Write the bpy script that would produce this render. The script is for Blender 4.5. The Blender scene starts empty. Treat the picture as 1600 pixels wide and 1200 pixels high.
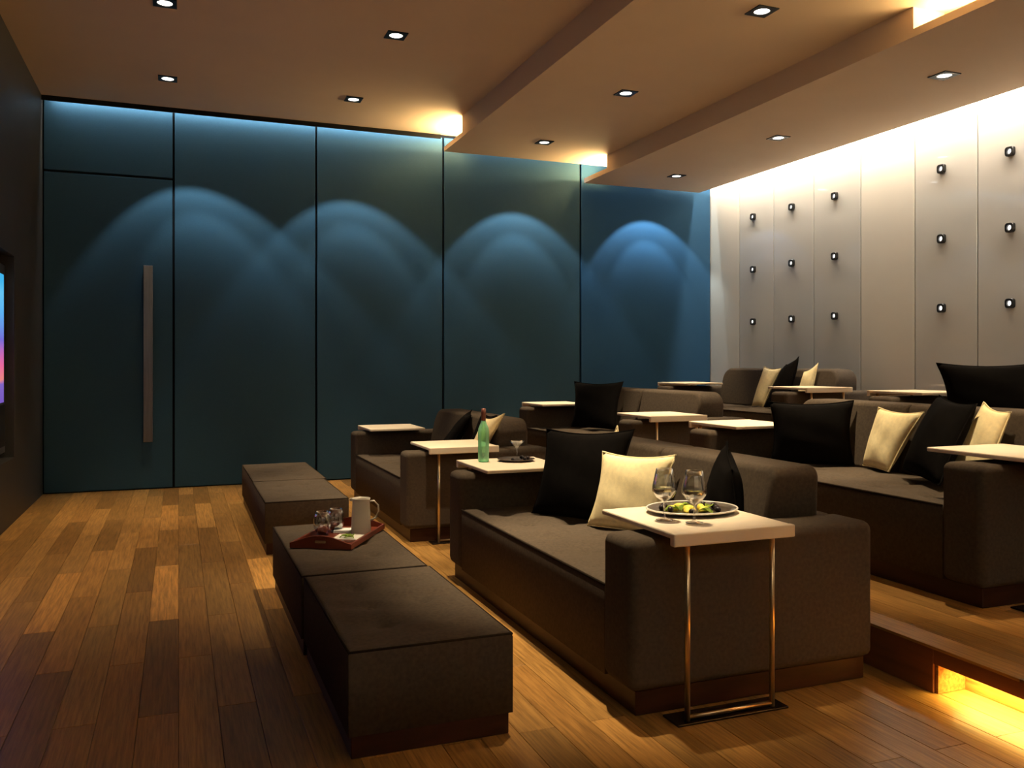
import bpy, bmesh, math, random
from mathutils import Vector, Matrix
random.seed(7)
S = bpy.context.scene
COL = S.collection
R = math.radians

# ------------------------------------------------------------------ camera, world, exposure
cam_d = bpy.data.cameras.new('camera')
cam = bpy.data.objects.new('camera', cam_d)
COL.objects.link(cam)
cam.location = (0, 0, 1.4)
cam.rotation_euler = (R(90), 0, -R(21.23))
cam_d.sensor_width = 36
cam_d.lens = 1341 / 1600 * 36
cam_d.shift_y = -33 / 1600
cam_d.clip_start = 0.05
S.camera = cam
w = bpy.data.worlds.new('world')
S.world = w
w.use_nodes = True
w.node_tree.nodes['Background'].inputs[0].default_value = (0.02, 0.022, 0.03, 1)
w.node_tree.nodes['Background'].inputs[1].default_value = 0.2
S.view_settings.view_transform = 'Standard'
S.view_settings.look = 'None'
S.view_settings.gamma = 1
S.view_settings.exposure = 0.0
S.view_settings.use_curve_mapping = False

WARM = (1.0, 0.80, 0.51)
AMBER = (1.0, 0.56, 0.14)
NICHE = (1.0, 0.72, 0.32)
COOL = (0.72, 0.90, 1.0)
COVE_W = (1.0, 0.98, 0.90)


def area(name, loc, size, length, power, color, direction, along, spread=180):
    """strip lamp: 'length' runs along the given axis, light leaves in 'direction'"""
    L = bpy.data.lights.new(name, 'AREA')
    L.energy = power
    L.color = color
    L.shape = 'RECTANGLE'
    L.size = length
    L.size_y = size
    L.spread = R(spread)
    o = bpy.data.objects.new(name, L)
    COL.objects.link(o)
    z = -Vector(direction).normalized()
    x = Vector(along).normalized()
    y = z.cross(x).normalized()
    o.matrix_world = Matrix.Translation(loc) @ Matrix((x, y, z)).transposed().to_4x4()
    return o


def spot(name, loc, target, power, color, half, blend, radius=0.03):
    L = bpy.data.lights.new(name, 'SPOT')
    L.energy = power
    L.color = color
    L.spot_size = R(2 * half)
    L.spot_blend = blend
    L.shadow_soft_size = radius
    o = bpy.data.objects.new(name, L)
    COL.objects.link(o)
    o.location = loc
    o.rotation_euler = (Vector(target) - Vector(loc)).to_track_quat('-Z', 'Y').to_euler()
    return o


# room constants (metres)
XL, XR, YB, YF = -1.35, 7.03, 10.35, -2.2
T1, T2 = 0.20, 0.41                 # tier floors
X1, X2 = 2.99, 4.96                 # riser faces
C0, C1, C2 = 4.23, 3.99, 3.77       # ceiling steps
F1, F2 = 3.03, 4.98                 # fascia faces

# cove and niche lights (strip lamps hidden behind the ledges, plus one added fill strip)
area('cove_light_white_wall', (6.48, 4.2, 3.90), 0.05, 11.6, 330, COVE_W, (0.9, 0, 0.3), (0, 1, 0))
area('wall_grazer_white_wall', (6.82, 4.2, 4.18), 0.05, 11.6, 230, COVE_W, (0.08, 0, -1), (0, 1, 0))
area('cove_light_blue_wall', (2.85, 10.264, 4.262), 0.02, 8.2, 62, COOL, (0, 0.1, -1), (1, 0, 0))
area('front_fill_light', (3.0, YF + 0.3, 4.1), 0.06, 8.0, 125, COVE_W, (0, -0.7, -0.7), (1, 0, 0))  # invented strip behind the viewer, neutral fill for the furniture fronts
area('niche_light_step_one', (3.26, 9.74, 4.06), 0.06, 0.6, 60, NICHE, (-0.6, 0, 0.8), (0, 1, 0))
area('niche_light_step_two', (5.20, 9.84, 3.85), 0.06, 0.5, 50, NICHE, (-0.6, 0, 0.8), (0, 1, 0))
area('niche_light_step_two_front', (5.20, 2.6, 3.85), 0.06, 4.1, 150, NICHE, (-0.6, 0, 0.8), (0, 1, 0))
area('niche_light_riser', (3.08, 1.64, 0.122), 0.10, 2.1, 62, (1.0, 0.70, 0.18), (0.0, 0, -1), (0, 1, 0), 145)

# ------------------------------------------------------------------ materials


def mat(name, base=(0.5, 0.5, 0.5), rough=0.6, metal=0.0, spec=0.5, trans=0.0, ior=1.45, coat=0.0):
    m = bpy.data.materials.new(name)
    m.use_nodes = True
    p = m.node_tree.nodes['Principled BSDF']
    p.inputs['Base Color'].default_value = (*base, 1)
    p.inputs['Roughness'].default_value = rough
    p.inputs['Metallic'].default_value = metal
    p.inputs['Specular IOR Level'].default_value = spec
    p.inputs['Transmission Weight'].default_value = trans
    p.inputs['IOR'].default_value = ior
    p.inputs['Coat Weight'].default_value = coat
    return m, m.node_tree.nodes, m.node_tree.links, p


def grain(name, base, var, scale, rough=0.8, bump=0.0, bscale=None, spec=0.3, stretch=(1, 1, 1), **k):
    """colour varied by noise, with fine relief"""
    m, n, l, p = mat(name, base, rough, spec=spec, **k)
    tc = n.new('ShaderNodeTexCoord')
    mp = n.new('ShaderNodeMapping')
    mp.inputs['Scale'].default_value = stretch
    l.new(tc.outputs['Object'], mp.inputs['Vector'])
    no = n.new('ShaderNodeTexNoise')
    no.inputs['Scale'].default_value = scale
    no.inputs['Detail'].default_value = 5
    l.new(mp.outputs[0], no.inputs['Vector'])
    r = n.new('ShaderNodeValToRGB')
    r.color_ramp.elements[0].position = 0.3
    r.color_ramp.elements[1].position = 0.7
    r.color_ramp.elements[0].color = (*[c * (1 - var) for c in base], 1)
    r.color_ramp.elements[1].color = (*[min(1, c * (1 + var)) for c in base], 1)
    l.new(no.outputs['Fac'], r.inputs[0])
    l.new(r.outputs[0], p.inputs['Base Color'])
    if bump:
        n2 = n.new('ShaderNodeTexNoise')
        n2.inputs['Scale'].default_value = bscale or scale * 6
        n2.inputs['Detail'].default_value = 3
        l.new(mp.outputs[0], n2.inputs['Vector'])
        b = n.new('ShaderNodeBump')
        b.inputs['Strength'].default_value = bump
        b.inputs['Distance'].default_value = 0.004
        l.new(n2.outputs['Fac'], b.inputs['Height'])
        l.new(b.outputs[0], p.inputs['Normal'])
    return m


def plank_material():
    m, n, l, p = mat('oak_plank', rough=0.38, spec=0.4)
    tc = n.new('ShaderNodeTexCoord')
    oi = n.new('ShaderNodeObjectInfo')
    add = n.new('ShaderNodeVectorMath')
    add.operation = 'ADD'
    sc = n.new('ShaderNodeVectorMath')
    sc.operation = 'SCALE'
    sc.inputs['Scale'].default_value = 37.0
    cmb = n.new('ShaderNodeCombineXYZ')
    l.new(oi.outputs['Random'], cmb.inputs[0])
    l.new(oi.outputs['Random'], cmb.inputs[1])
    l.new(cmb.outputs[0], sc.inputs[0])
    l.new(tc.outputs['Object'], add.inputs[0])
    l.new(sc.outputs[0], add.inputs[1])
    mp = n.new('ShaderNodeMapping')
    mp.inputs['Scale'].default_value = (1, 0.045, 1)
    l.new(add.outputs[0], mp.inputs['Vector'])
    no = n.new('ShaderNodeTexNoise')
    no.inputs['Scale'].default_value = 75
    no.inputs['Detail'].default_value = 6
    no.inputs['Roughness'].default_value = 0.65
    l.new(mp.outputs[0], no.inputs['Vector'])
    r = n.new('ShaderNodeValToRGB')
    r.color_ramp.elements[0].position = 0.32
    r.color_ramp.elements[0].color = (0.50, 0.45, 0.40, 1)
    r.color_ramp.elements[1].position = 0.62
    r.color_ramp.elements[1].color = (1.12, 1.1, 1.05, 1)
    l.new(no.outputs['Fac'], r.inputs[0])
    mx = n.new('ShaderNodeMix')
    mx.data_type = 'RGBA'
    mx.blend_type = 'MULTIPLY'
    mx.inputs[0].default_value = 1
    l.new(oi.outputs['Color'], mx.inputs[6])
    l.new(r.outputs[0], mx.inputs[7])
    l.new(mx.outputs[2], p.inputs['Base Color'])
    b = n.new('ShaderNodeBump')
    b.inputs['Strength'].default_value = 0.12
    b.inputs['Distance'].default_value = 0.002
    l.new(no.outputs['Fac'], b.inputs['Height'])
    l.new(b.outputs[0], p.inputs['Normal'])
    return m


def emit(name, color, strength):
    m = bpy.data.materials.new(name)
    m.use_nodes = True
    n, l = m.node_tree.nodes, m.node_tree.links
    n.clear()
    e = n.new('ShaderNodeEmission')
    e.inputs[0].default_value = (*color, 1)
    e.inputs[1].default_value = strength
    o = n.new('ShaderNodeOutputMaterial')
    l.new(e.outputs[0], o.inputs[0])
    return m


def screen_material():
    m = bpy.data.materials.new('television_picture')
    m.use_nodes = True
    n, l = m.node_tree.nodes, m.node_tree.links
    n.clear()
    tc = n.new('ShaderNodeTexCoord')
    sp = n.new('ShaderNodeSeparateXYZ')
    l.new(tc.outputs['Generated'], sp.inputs[0])
    no = n.new('ShaderNodeTexNoise')
    no.inputs['Scale'].default_value = 5
    l.new(tc.outputs['Generated'], no.inputs['Vector'])
    ma = n.new('ShaderNodeMath')
    ma.operation = 'MULTIPLY_ADD'
    ma.inputs[1].default_value = 0.12
    l.new(no.outputs['Fac'], ma.inputs[0])
    l.new(sp.outputs['Z'], ma.inputs[2])
    r = n.new('ShaderNodeValToRGB')
    cr = r.color_ramp
    cr.elements[0].position = 0.0
    cr.elements[0].color = (0.16, 0.08, 0.45, 1)
    cr.elements[1].position = 1.0
    cr.elements[1].color = (0.05, 0.42, 0.75, 1)
    for ps, c in ((0.2, (0.2, 0.12, 0.5)), (0.24, (0.75, 0.22, 0.2)), (0.36, (0.75, 0.13, 0.3)), (0.55, (0.16, 0.14, 0.62)),
                  (0.75, (0.1, 0.4, 0.8)), (0.9, (0.12, 0.5, 0.8))):
        e = cr.elements.new(ps)
        e.color = (*c, 1)
    l.new(ma.outputs[0], r.inputs[0])
    e = n.new('ShaderNodeEmission')
    e.inputs[1].default_value = 1.1
    l.new(r.outputs[0], e.inputs[0])
    o = n.new('ShaderNodeOutputMaterial')
    l.new(e.outputs[0], o.inputs[0])
    return m


def thin_glass(name, tint, base, body=None):
    """thin-walled glass: see-through, with a mirror sheen that grows towards the edges"""
    m = bpy.data.materials.new(name)
    m.use_nodes = True
    n, l = m.node_tree.nodes, m.node_tree.links
    n.clear()
    tr = n.new('ShaderNodeBsdfTransparent')
    tr.inputs[0].default_value = (*tint, 1)
    if body:
        gl = n.new('ShaderNodeBsdfPrincipled')
        gl.inputs['Base Color'].default_value = (*body, 1)
        gl.inputs['Roughness'].default_value = 0.06
    else:
        gl = n.new('ShaderNodeBsdfGlossy')
        gl.inputs['Roughness'].default_value = 0.02
    lw = n.new('ShaderNodeLayerWeight')
    lw.inputs['Blend'].default_value = 0.35
    mr = n.new('ShaderNodeMapRange')
    mr.inputs['To Min'].default_value = base
    mr.inputs['To Max'].default_value = 0.9
    l.new(lw.outputs['Facing'], mr.inputs['Value'])
    mx = n.new('ShaderNodeMixShader')
    l.new(mr.outputs[0], mx.inputs[0])
    l.new(tr.outputs[0], mx.inputs[1])
    l.new(gl.outputs[0], mx.inputs[2])
    o = n.new('ShaderNodeOutputMaterial')
    l.new(mx.outputs[0], o.inputs[0])
    return m


M = {}
M['plank'] = plank_material()
M['subfloor'] = grain('subfloor', (0.05, 0.025, 0.01), 0.2, 8)
M['riser'] = grain('riser_wood', (0.20, 0.075, 0.03), 0.35, 14, rough=0.4, stretch=(1, 0.06, 1), bump=0.05)
M['plinth'] = grain('plinth_wood', (0.045, 0.014, 0.007), 0.35, 20, rough=0.4, stretch=(0.15, 0.15, 1))
M['fabric'] = grain('taupe_fabric', (0.076, 0.057, 0.041), 0.16, 60, rough=0.95, bump=0.35, bscale=420, spec=0.15)
M['piping'] = grain('dark_piping', (0.022, 0.015, 0.010), 0.2, 50, rough=0.9, spec=0.1)
M['black_cushion'] = grain('black_velvet', (0.0045, 0.0036, 0.0032), 0.2, 30, rough=0.95, spec=0.06)
M['beige_cushion'] = grain('beige_linen', (0.86, 0.72, 0.42), 0.08, 40, rough=0.9, bump=0.2, bscale=300, spec=0.15)
M['ceiling'] = grain('ceiling_paint', (0.66, 0.52, 0.39), 0.02, 2, rough=0.85, spec=0.2)
M['blue_panel'] = grain('blue_fabric_panel', (0.032, 0.076, 0.110), 0.07, 90, rough=0.75, bump=0.12, bscale=500, spec=0.12, stretch=(1, 1, 3))
M['blue_reflect_tint'] = grain('blue_fabric_reflect_tint', (0.024, 0.074, 0.140), 0.07, 90, rough=0.75, bump=0.12, bscale=500, spec=0.12, stretch=(1, 1, 3))  # same blue fabric, bluish reflected light put into its colour
M['void'] = mat('dark_gap', (0.008, 0.008, 0.009), 0.9, spec=0.1)[0]
M['dark_wall'] = grain('dark_brown_wall', (0.035, 0.030, 0.024), 0.12, 3, rough=0.5, spec=0.35)
M['white_gloss'] = grain('white_lacquer', (0.68, 0.665, 0.60), 0.01, 2, rough=0.03, spec=1.0, coat=1.0)
M['white_matt'] = grain('white_paint', (0.72, 0.68, 0.58), 0.02, 2, rough=0.7, spec=0.3)
M['black_metal'] = mat('black_metal', (0.015, 0.014, 0.013), 0.35, 0.6)[0]
M['lamp_grey'] = mat('lamp_gunmetal', (0.035, 0.033, 0.031), 0.3, 0.5)[0]
M['steel'] = grain('brushed_steel', (0.16, 0.15, 0.145), 0.12, 60, rough=0.38, metal=0.9, stretch=(1, 1, 0.05))
M['brass'] = mat('champagne_metal', (0.62, 0.47, 0.28), 0.28, 0.95)[0]
M['table'] = grain('cream_lacquer', (0.82, 0.70, 0.54), 0.04, 24, rough=0.5, stretch=(0.12, 1, 1), spec=0.25)
M['base_plate'] = mat('dark_base_plate', (0.03, 0.02, 0.015), 0.25, 0.7)[0]
M['lens'] = emit('lamp_lens', (1.0, 0.93, 0.82), 6.0)
M['wall_lens'] = emit('wall_lamp_lens', (1.0, 0.97, 0.92), 2.6)
M['led'] = emit('amber_led_strip', AMBER, 6.0)
M['screen'] = screen_material()
M['tv_bezel'] = mat('tv_bezel', (0.10, 0.10, 0.105), 0.3, 0.4)[0]
M['tv_bar'] = mat('tv_speaker_bar', (0.006, 0.006, 0.007), 0.5)[0]
M['glass'] = thin_glass('clear_glass', (0.97, 0.98, 0.98), 0.16)
M['wine'] = mat('white_wine', (0.95, 0.93, 0.82), 0.02, trans=1.0, ior=1.33)[0]
M['drink'] = mat('dark_drink', (0.03, 0.015, 0.01), 0.1, trans=0.3)[0]
M['bottle'] = thin_glass('green_glass', (0.50, 0.88, 0.66), 0.28, (0.36, 0.70, 0.48))
M['cap'] = mat('copper_foil', (0.20, 0.07, 0.045), 0.4, 0.4)[0]
M['pewter'] = mat('pewter_plate', (0.10, 0.075, 0.055), 0.3, 0.5)[0]
M['porcelain'] = mat('porcelain', (0.82, 0.78, 0.70), 0.25)[0]
M['linen'] = grain('white_linen', (0.85, 0.86, 0.84), 0.04, 30, rough=0.9)
M['lemon'] = grain('lemon_flesh', (0.82, 0.68, 0.10), 0.2, 60, rough=0.5)
M['leaf'] = grain('salad_leaf', (0.30, 0.42, 0.05), 0.35, 40, rough=0.5)
M['olive'] = grain('black_olive', (0.025, 0.018, 0.02), 0.3, 40, rough=0.3)
M['bread'] = grain('bread', (0.65, 0.42, 0.2), 0.2, 40, rough=0.8)
M['red_wood'] = grain('red_lacquered_wood', (0.15, 0.032, 0.016), 0.3, 18, rough=0.28, stretch=(0.2, 0.2, 1))
M['milk_glass'] = mat('frosted_glass', (0.72, 0.66, 0.56), 0.35, trans=0.25)[0]

# ------------------------------------------------------------------ mesh helpers


def link(name, bm, m, parent=None, smooth=False, wn=False):
    me = bpy.data.meshes.new(name)
    bmesh.ops.recalc_face_normals(bm, faces=bm.faces)
    bm.to_mesh(me)
    bm.free()
    if smooth:
        me.polygons.foreach_set('use_smooth', [True] * len(me.polygons))
    me.materials.append(m)
    o = bpy.data.objects.new(name, me)
    COL.objects.link(o)
    if parent:
        o.parent = parent
    if wn:
        md = o.modifiers.new('normals', 'WEIGHTED_NORMAL')
        md.keep_sharp = True
    return o


def box(bm, x0, x1, y0, y1, z0, z1, r=0.0, seg=2):
    vs = [bm.verts.new((x, y, z)) for x in (x0, x1) for y in (y0, y1) for z in (z0, z1)]
    fs = [(0, 1, 3, 2), (4, 6, 7, 5), (0, 4, 5, 1), (2, 3, 7, 6), (0, 2, 6, 4), (1, 5, 7, 3)]
    F = [bm.faces.new([vs[i] for i in f]) for f in fs]
    if r:
        es = list({e for f in F for e in f.edges})
        bmesh.ops.bevel(bm, geom=es, offset=r, segments=seg, profile=0.5, affect='EDGES')
    return bm


def B(*a, **k):
    return box(bmesh.new(), *a, **k)


def lathe(bm, prof, cx=0, cy=0, cz=0, n=28):
    """prof: list of (radius, z)"""
    rings = []
    for (r, z) in prof:
        if r < 1e-5:
            rings.append([bm.verts.new((cx, cy, cz + z))])
        else:
            rings.append([bm.verts.new((cx + r * math.cos(2 * math.pi * i / n), cy + r * math.sin(2 * math.pi * i / n), cz + z)) for i in range(n)])
    for a, b in zip(rings, rings[1:]):
        if len(a) == 1 and len(b) == 1:
            continue
        for i in range(n):
            j = (i + 1) % n
            if len(a) == 1:
                bm.faces.new((a[0], b[j], b[i]))
            elif len(b) == 1:
                bm.faces.new((a[i], a[j], b[0]))
            else:
                bm.faces.new((a[i], a[j], b[j], b[i]))
    return bm


def tube(bm, pts, rad, n=10, closed=False):
    pts = [Vector(p) for p in pts]
    rings = []
    for i, p in enumerate(pts):
        a = pts[i - 1] if (i or closed) else pts[i]
        b = pts[(i + 1) % len(pts)] if (i < len(pts) - 1 or closed) else pts[i]
        t = (b - a).normalized()
        up = Vector((0, 0, 1)) if abs(t.z) < 0.9 else Vector((0, 1, 0))
        s = t.cross(up).normalized()
        q = s.cross(t)
        rings.append([bm.verts.new(p + rad * (math.cos(2 * math.pi * k / n) * s + math.sin(2 * math.pi * k / n) * q)) for k in range(n)])
    m = len(rings)
    for i in range(m if closed else m - 1):
        a, b = rings[i], rings[(i + 1) % m]
        for k in range(n):
            bm.faces.new((a[k], a[(k + 1) % n], b[(k + 1) % n], b[k]))
    if not closed:
        bm.faces.new(rings[0][::-1])
        bm.faces.new(rings[-1])
    return bm


def tufted(x0, x1, y0, y1, z0, z1, dim, depth=0.012, r=0.018, step=0.03):
    """upholstered block: softly crowned top with tuft dimples"""
    bm = bmesh.new()
    nx = max(8, int((x1 - x0) / step))
    ny = max(8, int((y1 - y0) / step))

    def lin(a, b, n):
        t = [i / n for i in range(n + 1)]
        L = [a + (b - a) * q for q in t]
        return sorted(set([a, a + r * 0.3, a + r, b - r, b - r * 0.3, b] + [q for q in L if a + r * 1.5 < q < b - r * 1.5]))
    X, Y = lin(x0, x1, nx), lin(y0, y1, ny)
    G = []
    for x in X:
        row = []
        for y in Y:
            e = min(x - x0, x1 - x, y - y0, y1 - y)
            z = z1 - (r - math.sqrt(max(0, r * r - (r - e) ** 2)) if e < r else 0)
            fade = min(1, e / 0.1)
            z += 0.006 * fade
            for (dx, dy) in dim:
                d2 = (x - dx) ** 2 + (y - dy) ** 2
                z -= depth * fade * (math.exp(-d2 / 0.0010) + 0.5 * math.exp(-d2 / 0.010))
            z -= 0.0065 * fade * math.sin(9 * x + 3 * math.sin(7 * y)) * math.sin(13 * y + 2 * x)
            row.append(bm.verts.new((x, y, z)))
        G.append(row)
    for i in range(len(X) - 1):
        for j in range(len(Y) - 1):
            bm.faces.new((G[i][j], G[i + 1][j], G[i + 1][j + 1], G[i][j + 1]))
    loop = [G[i][0] for i in range(len(X))] + [G[-1][j] for j in range(1, len(Y))] + [G[i][-1] for i in range(len(X) - 2, -1, -1)] + [G[0][j] for j in range(len(Y) - 2, 0, -1)]
    low = [bm.verts.new((v.co.x, v.co.y, z0)) for v in loop]
    for i in range(len(loop)):
        j = (i + 1) % len(loop)
        bm.faces.new((loop[i], low[i], low[j], loop[j]))
    bm.faces.new(low)
    return bm


def tag(o, label, cat, group=None, kind=None):
    o['label'] = label
    if cat:
        o['category'] = cat
    if group:
        o['group'] = group
    if kind:
        o['kind'] = kind
    return o


def thing(name, label, cat, loc=(0, 0, 0), rz=0, group=None):
    o = bpy.data.objects.new(name, None)
    COL.objects.link(o)
    o.empty_display_size = 0.1
    o.location = loc
    o.rotation_euler = (0, 0, rz)
    return tag(o, label, cat, group)


def struct(name, bm, m, parent=None, label=None, smooth=False):
    o = link(name, bm, m, parent, smooth)
    if not parent:
        o['kind'] = 'structure'
        if label:
            o['label'] = label
    return o


def copy_tree(o, parent=None):
    c = o.copy()
    COL.objects.link(c)
    if parent:
        c.parent = parent
    for ch in list(o.children):
        copy_tree(ch, c)
    return c


# ------------------------------------------------------------------ floors, tiers, planks
floor = struct('floor', B(XL - 0.2, X1 + 0.2, YF, YB + 0.1, -0.2, -0.012), M['subfloor'], label='lowest floor of oak planks in front of the first seats')
fl1 = bmesh.new()
box(fl1, X1 + 0.17, X2, YF, YB + 0.05, -0.012, T1 - 0.012)
box(fl1, X1, X1 + 0.17, 2.74, YB + 0.05, -0.012, T1 - 0.012)
box(fl1, X1, X1 + 0.17, YF, 0.4, -0.012, T1 - 0.012)
box(fl1, X1, X1 + 0.17, 0.4, 2.74, 0.125, T1 - 0.012)
tier1 = struct('floor.001', fl1, M['riser'], label='middle tier with a dark red wood riser and a glowing amber niche')
tier2 = struct('floor.002', B(X2, XR + 0.1, YF, YB + 0.05, -0.012, T2 - 0.012), M['riser'], label='highest tier below the white wall')

plank_meshes = {}


def plank(x, y, wd, ln, z, parent, col):
    key = (round(wd, 3), round(ln, 3))
    if key not in plank_meshes:
        bm = bmesh.new()
        g = 0.0008
        t = 0.0015
        lo = [(-wd / 2 + g, -ln / 2 + g), (wd / 2 - g, -ln / 2 + g), (wd / 2 - g, ln / 2 - g), (-wd / 2 + g, ln / 2 - g)]
        hi = [(a * (1 - 2 * t / wd), b * (1 - 2 * t / ln)) for a, b in lo]
        v0 = [bm.verts.new((a, b, -0.012)) for a, b in lo]
        v1 = [bm.verts.new((a, b, -0.0012)) for a, b in lo]
        v2 = [bm.verts.new((a, b, 0)) for a, b in hi]
        for i in range(4):
            j = (i + 1) % 4
            bm.faces.new((v0[i], v0[j], v1[j], v1[i]))
            bm.faces.new((v1[i], v1[j], v2[j], v2[i]))
        bm.faces.new(v2)
        bm.faces.new(v0[::-1])
        me = bpy.data.meshes.new('floor_plank')
        bmesh.ops.recalc_face_normals(bm, faces=bm.faces)
        bm.to_mesh(me)
        bm.free()
        me.materials.append(M['plank'])
        plank_meshes[key] = me
    o = bpy.data.objects.new('floor_plank', plank_meshes[key])
    COL.objects.link(o)
    o.parent = parent
    o.location = (x, y, z)
    o.color = (*col, 1)
    return o


OAK = (0.36, 0.185, 0.050)
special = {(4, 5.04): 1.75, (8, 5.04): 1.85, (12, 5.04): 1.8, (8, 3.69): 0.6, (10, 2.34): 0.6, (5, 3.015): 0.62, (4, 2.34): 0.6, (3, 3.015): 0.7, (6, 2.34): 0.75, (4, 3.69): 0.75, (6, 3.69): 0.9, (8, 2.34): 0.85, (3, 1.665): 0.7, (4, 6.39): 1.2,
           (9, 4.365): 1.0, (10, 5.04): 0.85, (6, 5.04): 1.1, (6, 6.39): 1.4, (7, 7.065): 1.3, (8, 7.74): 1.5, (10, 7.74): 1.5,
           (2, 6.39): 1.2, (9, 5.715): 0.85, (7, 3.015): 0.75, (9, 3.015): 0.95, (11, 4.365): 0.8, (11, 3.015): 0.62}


def tone():
    return random.choice((0.72, 0.85, 0.95, 1.0, 1.0, 1.1, 1.25, 1.4, 0.8))


def plank_field(parent, x0, x1, z, y_start, y_end, spec=False, base=3.69):
    pw, plen = 0.15, 1.35
    k = 0
    x = x0
    while x < x1 - 0.01:
        wd = min(pw, x1 - x)
        off = base if k % 2 == 0 else base + plen / 2
        y = off - plen * math.ceil((off - y_start) / plen)
        while y < y_end - 0.01:
            a, b = max(y, y_start), min(y + plen, y_end)
            if b - a > 0.02:
                t = tone()
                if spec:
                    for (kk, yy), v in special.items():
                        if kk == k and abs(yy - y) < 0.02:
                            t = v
                hue = random.uniform(-0.04, 0.04)
                plank(x + wd / 2, (a + b) / 2, wd, b - a, z, parent, (min(1, OAK[0] * t), OAK[1] * t * (1 + hue), OAK[2] * t * (1 + 2 * hue)))
            y += plen
        x += pw
        k += 1


plank_field(floor, XL, X1 + 0.17, 0.0, 0.3, YB, True)
plank_field(tier1, X1 - 0.015, X2, T1, 0.3, YB)
plank_field(tier2, X2 - 0.015, XR, T2, 2.9, YB)
# riser boards, the first one interrupted by the light niche
for parent, xx, zt in ((tier1, X1, T1), (tier2, X2, T2)):
    y = YB
    while y > 0.3:
        a = max(0.3, y - 1.9)
        lo = zt - 0.2 + 0.001
        if parent is tier1 and y <= 2.75:
            lo = 0.126
        if parent is tier1 and y > 2.75 > a:
            a = 2.742
        struct('riser_board', B(xx - 0.012, xx, a + 0.001, y - 0.001, lo, zt - 0.013, 0.001, 1), M['riser'], parent)
        y = a
for bx in ((X1 + 0.155, X1 + 0.168, 0.41, 2.725, 0.002, 0.124), (X1 + 0.001, X1 + 0.168, 2.727, 2.739, 0.002, 0.124)):
    lining = struct('niche_lining', B(*bx), M['plank'], tier1)
    lining.color = (*OAK, 1)
    lining['label'] = 'oak lining of the glowing riser niche'
led = struct('led_strip', B(X1 + 0.06, X1 + 0.10, 0.6, 2.68, 0.1205, 0.1245), M['led'], tier1)
led['label'] = 'amber light strip inside the riser niche'

# ------------------------------------------------------------------ ceiling
cl = struct('ceiling', B(XL - 0.1, XR + 0.02, YF, 10.25, C0, C0 + 0.06), M['ceiling'], label='brown plaster ceiling above the lowest floor')
c1 = bmesh.new()
box(c1, F1, 6.35, YF, 10.1, C1, C1 + 0.055)
box(c1, F1, 6.35, YF, 9.38, C1 + 0.055, C0)
box(c1, F1 + 0.32, 6.35, 9.38, 10.1, C1 + 0.055, C0)
ceil1 = struct('ceiling.001', c1, M['ceiling'], label='middle ceiling step with a glowing notch by the blue wall')
c2 = bmesh.new()
box(c2, F2, 6.76, YF, 10.2, C2, C2 + 0.06)
box(c2, F2, 6.35, 4.76, 9.55, C2 + 0.06, C1)
box(c2, F2 + 0.3, 6.35, 9.55, 10.1, C2 + 0.06, C1)
box(c2, F2 + 0.3, 6.35, YF, 4.76, C2 + 0.06, C1)
ceil2 = struct('ceiling.002', c2, M['ceiling'], label='lowest ceiling step beside the white wall')
struct('ceiling.003', B(XL - 0.2, XR + 0.2, YF - 0.1, YB + 0.2, 4.5, 4.6), M['void'], label='dark slab above the light slots')

# ------------------------------------------------------------------ walls
wb = struct('wall_back', B(XL - 0.2, XR + 0.2, YB + 0.001, YB + 0.15, -0.2, 4.5), M['void'], label='blue fabric panel wall with dark joints')
PZ = 4.215
struct('trim_1', B(XL, F1, 10.232, 10.249, 4.178, C0), M['void'], label='thin black trim under the ceiling edge along the blue wall')
xs = [XL, -0.052, 1.52, 3.085, 4.985, XR]
for i in range(5):
    a, b = xs[i] + 0.012, xs[i + 1] - 0.012
    if i == 0:
        struct('panel', B(a, b, YB - 0.035, YB, 3.465, PZ, 0.004, 1), M['blue_panel'], wb)
    else:
        struct('panel', B(a, b, YB - 0.035, YB, 0.012, PZ, 0.004, 1), M['blue_reflect_tint'] if i == 4 else M['blue_panel'], wb)
door = struct('door_1', B(xs[0] + 0.012, xs[1] - 0.012, YB - 0.035, YB, 0.012, 3.44, 0.004, 1), M['blue_panel'], label='tall flush blue fabric door with a long metal pull')
hb = B(-0.36, -0.265, YB - 0.125, YB - 0.085, 0.53, 2.47, 0.004, 2)
hd = link('handle', hb, M['steel'], door)
hd['label'] = 'long brushed metal door pull'
for zz in (0.8, 2.2):
    link('handle_stud', B(-0.325, -0.30, YB - 0.087, YB - 0.03, zz, zz + 0.03), M['steel'], hd)

# left wall with television recess
lw = bmesh.new()
box(lw, XL - 0.15, XL, 8.63, YB, -0.2, 4.5)
box(lw, XL - 0.15, XL, YF, 5.9, -0.2, 4.5)
box(lw, XL - 0.15, XL, 5.9, 8.63, -0.2, 0.57)
box(lw, XL - 0.15, XL, 5.9, 8.63, 2.34, 4.5)
box(lw, XL - 0.17, XL - 0.13, 4.85, 8.68, 0.5, 2.4)
struct('wall_left', lw, M['dark_wall'], label='dark brown wall with a recess for the television')
struct('wall_front', B(XL - 0.2, XR + 0.2, YF - 0.12, YF, -0.2, 4.5), M['white_matt'], label='unseen wall behind the viewer, made pale to bounce fill light')  # paleness made up so the added fill strip bounces into the room
tv = thing('television', 'large flat television showing a sunset, recessed in the dark wall', 'television', (XL - 0.09, 7.30, 0.6))
link('casing', B(-0.038, 0.03, -1.28, 1.28, 0.02, 1.65, 0.008, 2), M['tv_bezel'], tv)
link('screen', B(0.029, 0.034, -1.19, 1.19, 0.46, 1.56), M['screen'], tv)
link('speaker_bar', B(0.029, 0.035, -1.24, 1.24, 0.08, 0.44), M['tv_bar'], tv)

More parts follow.
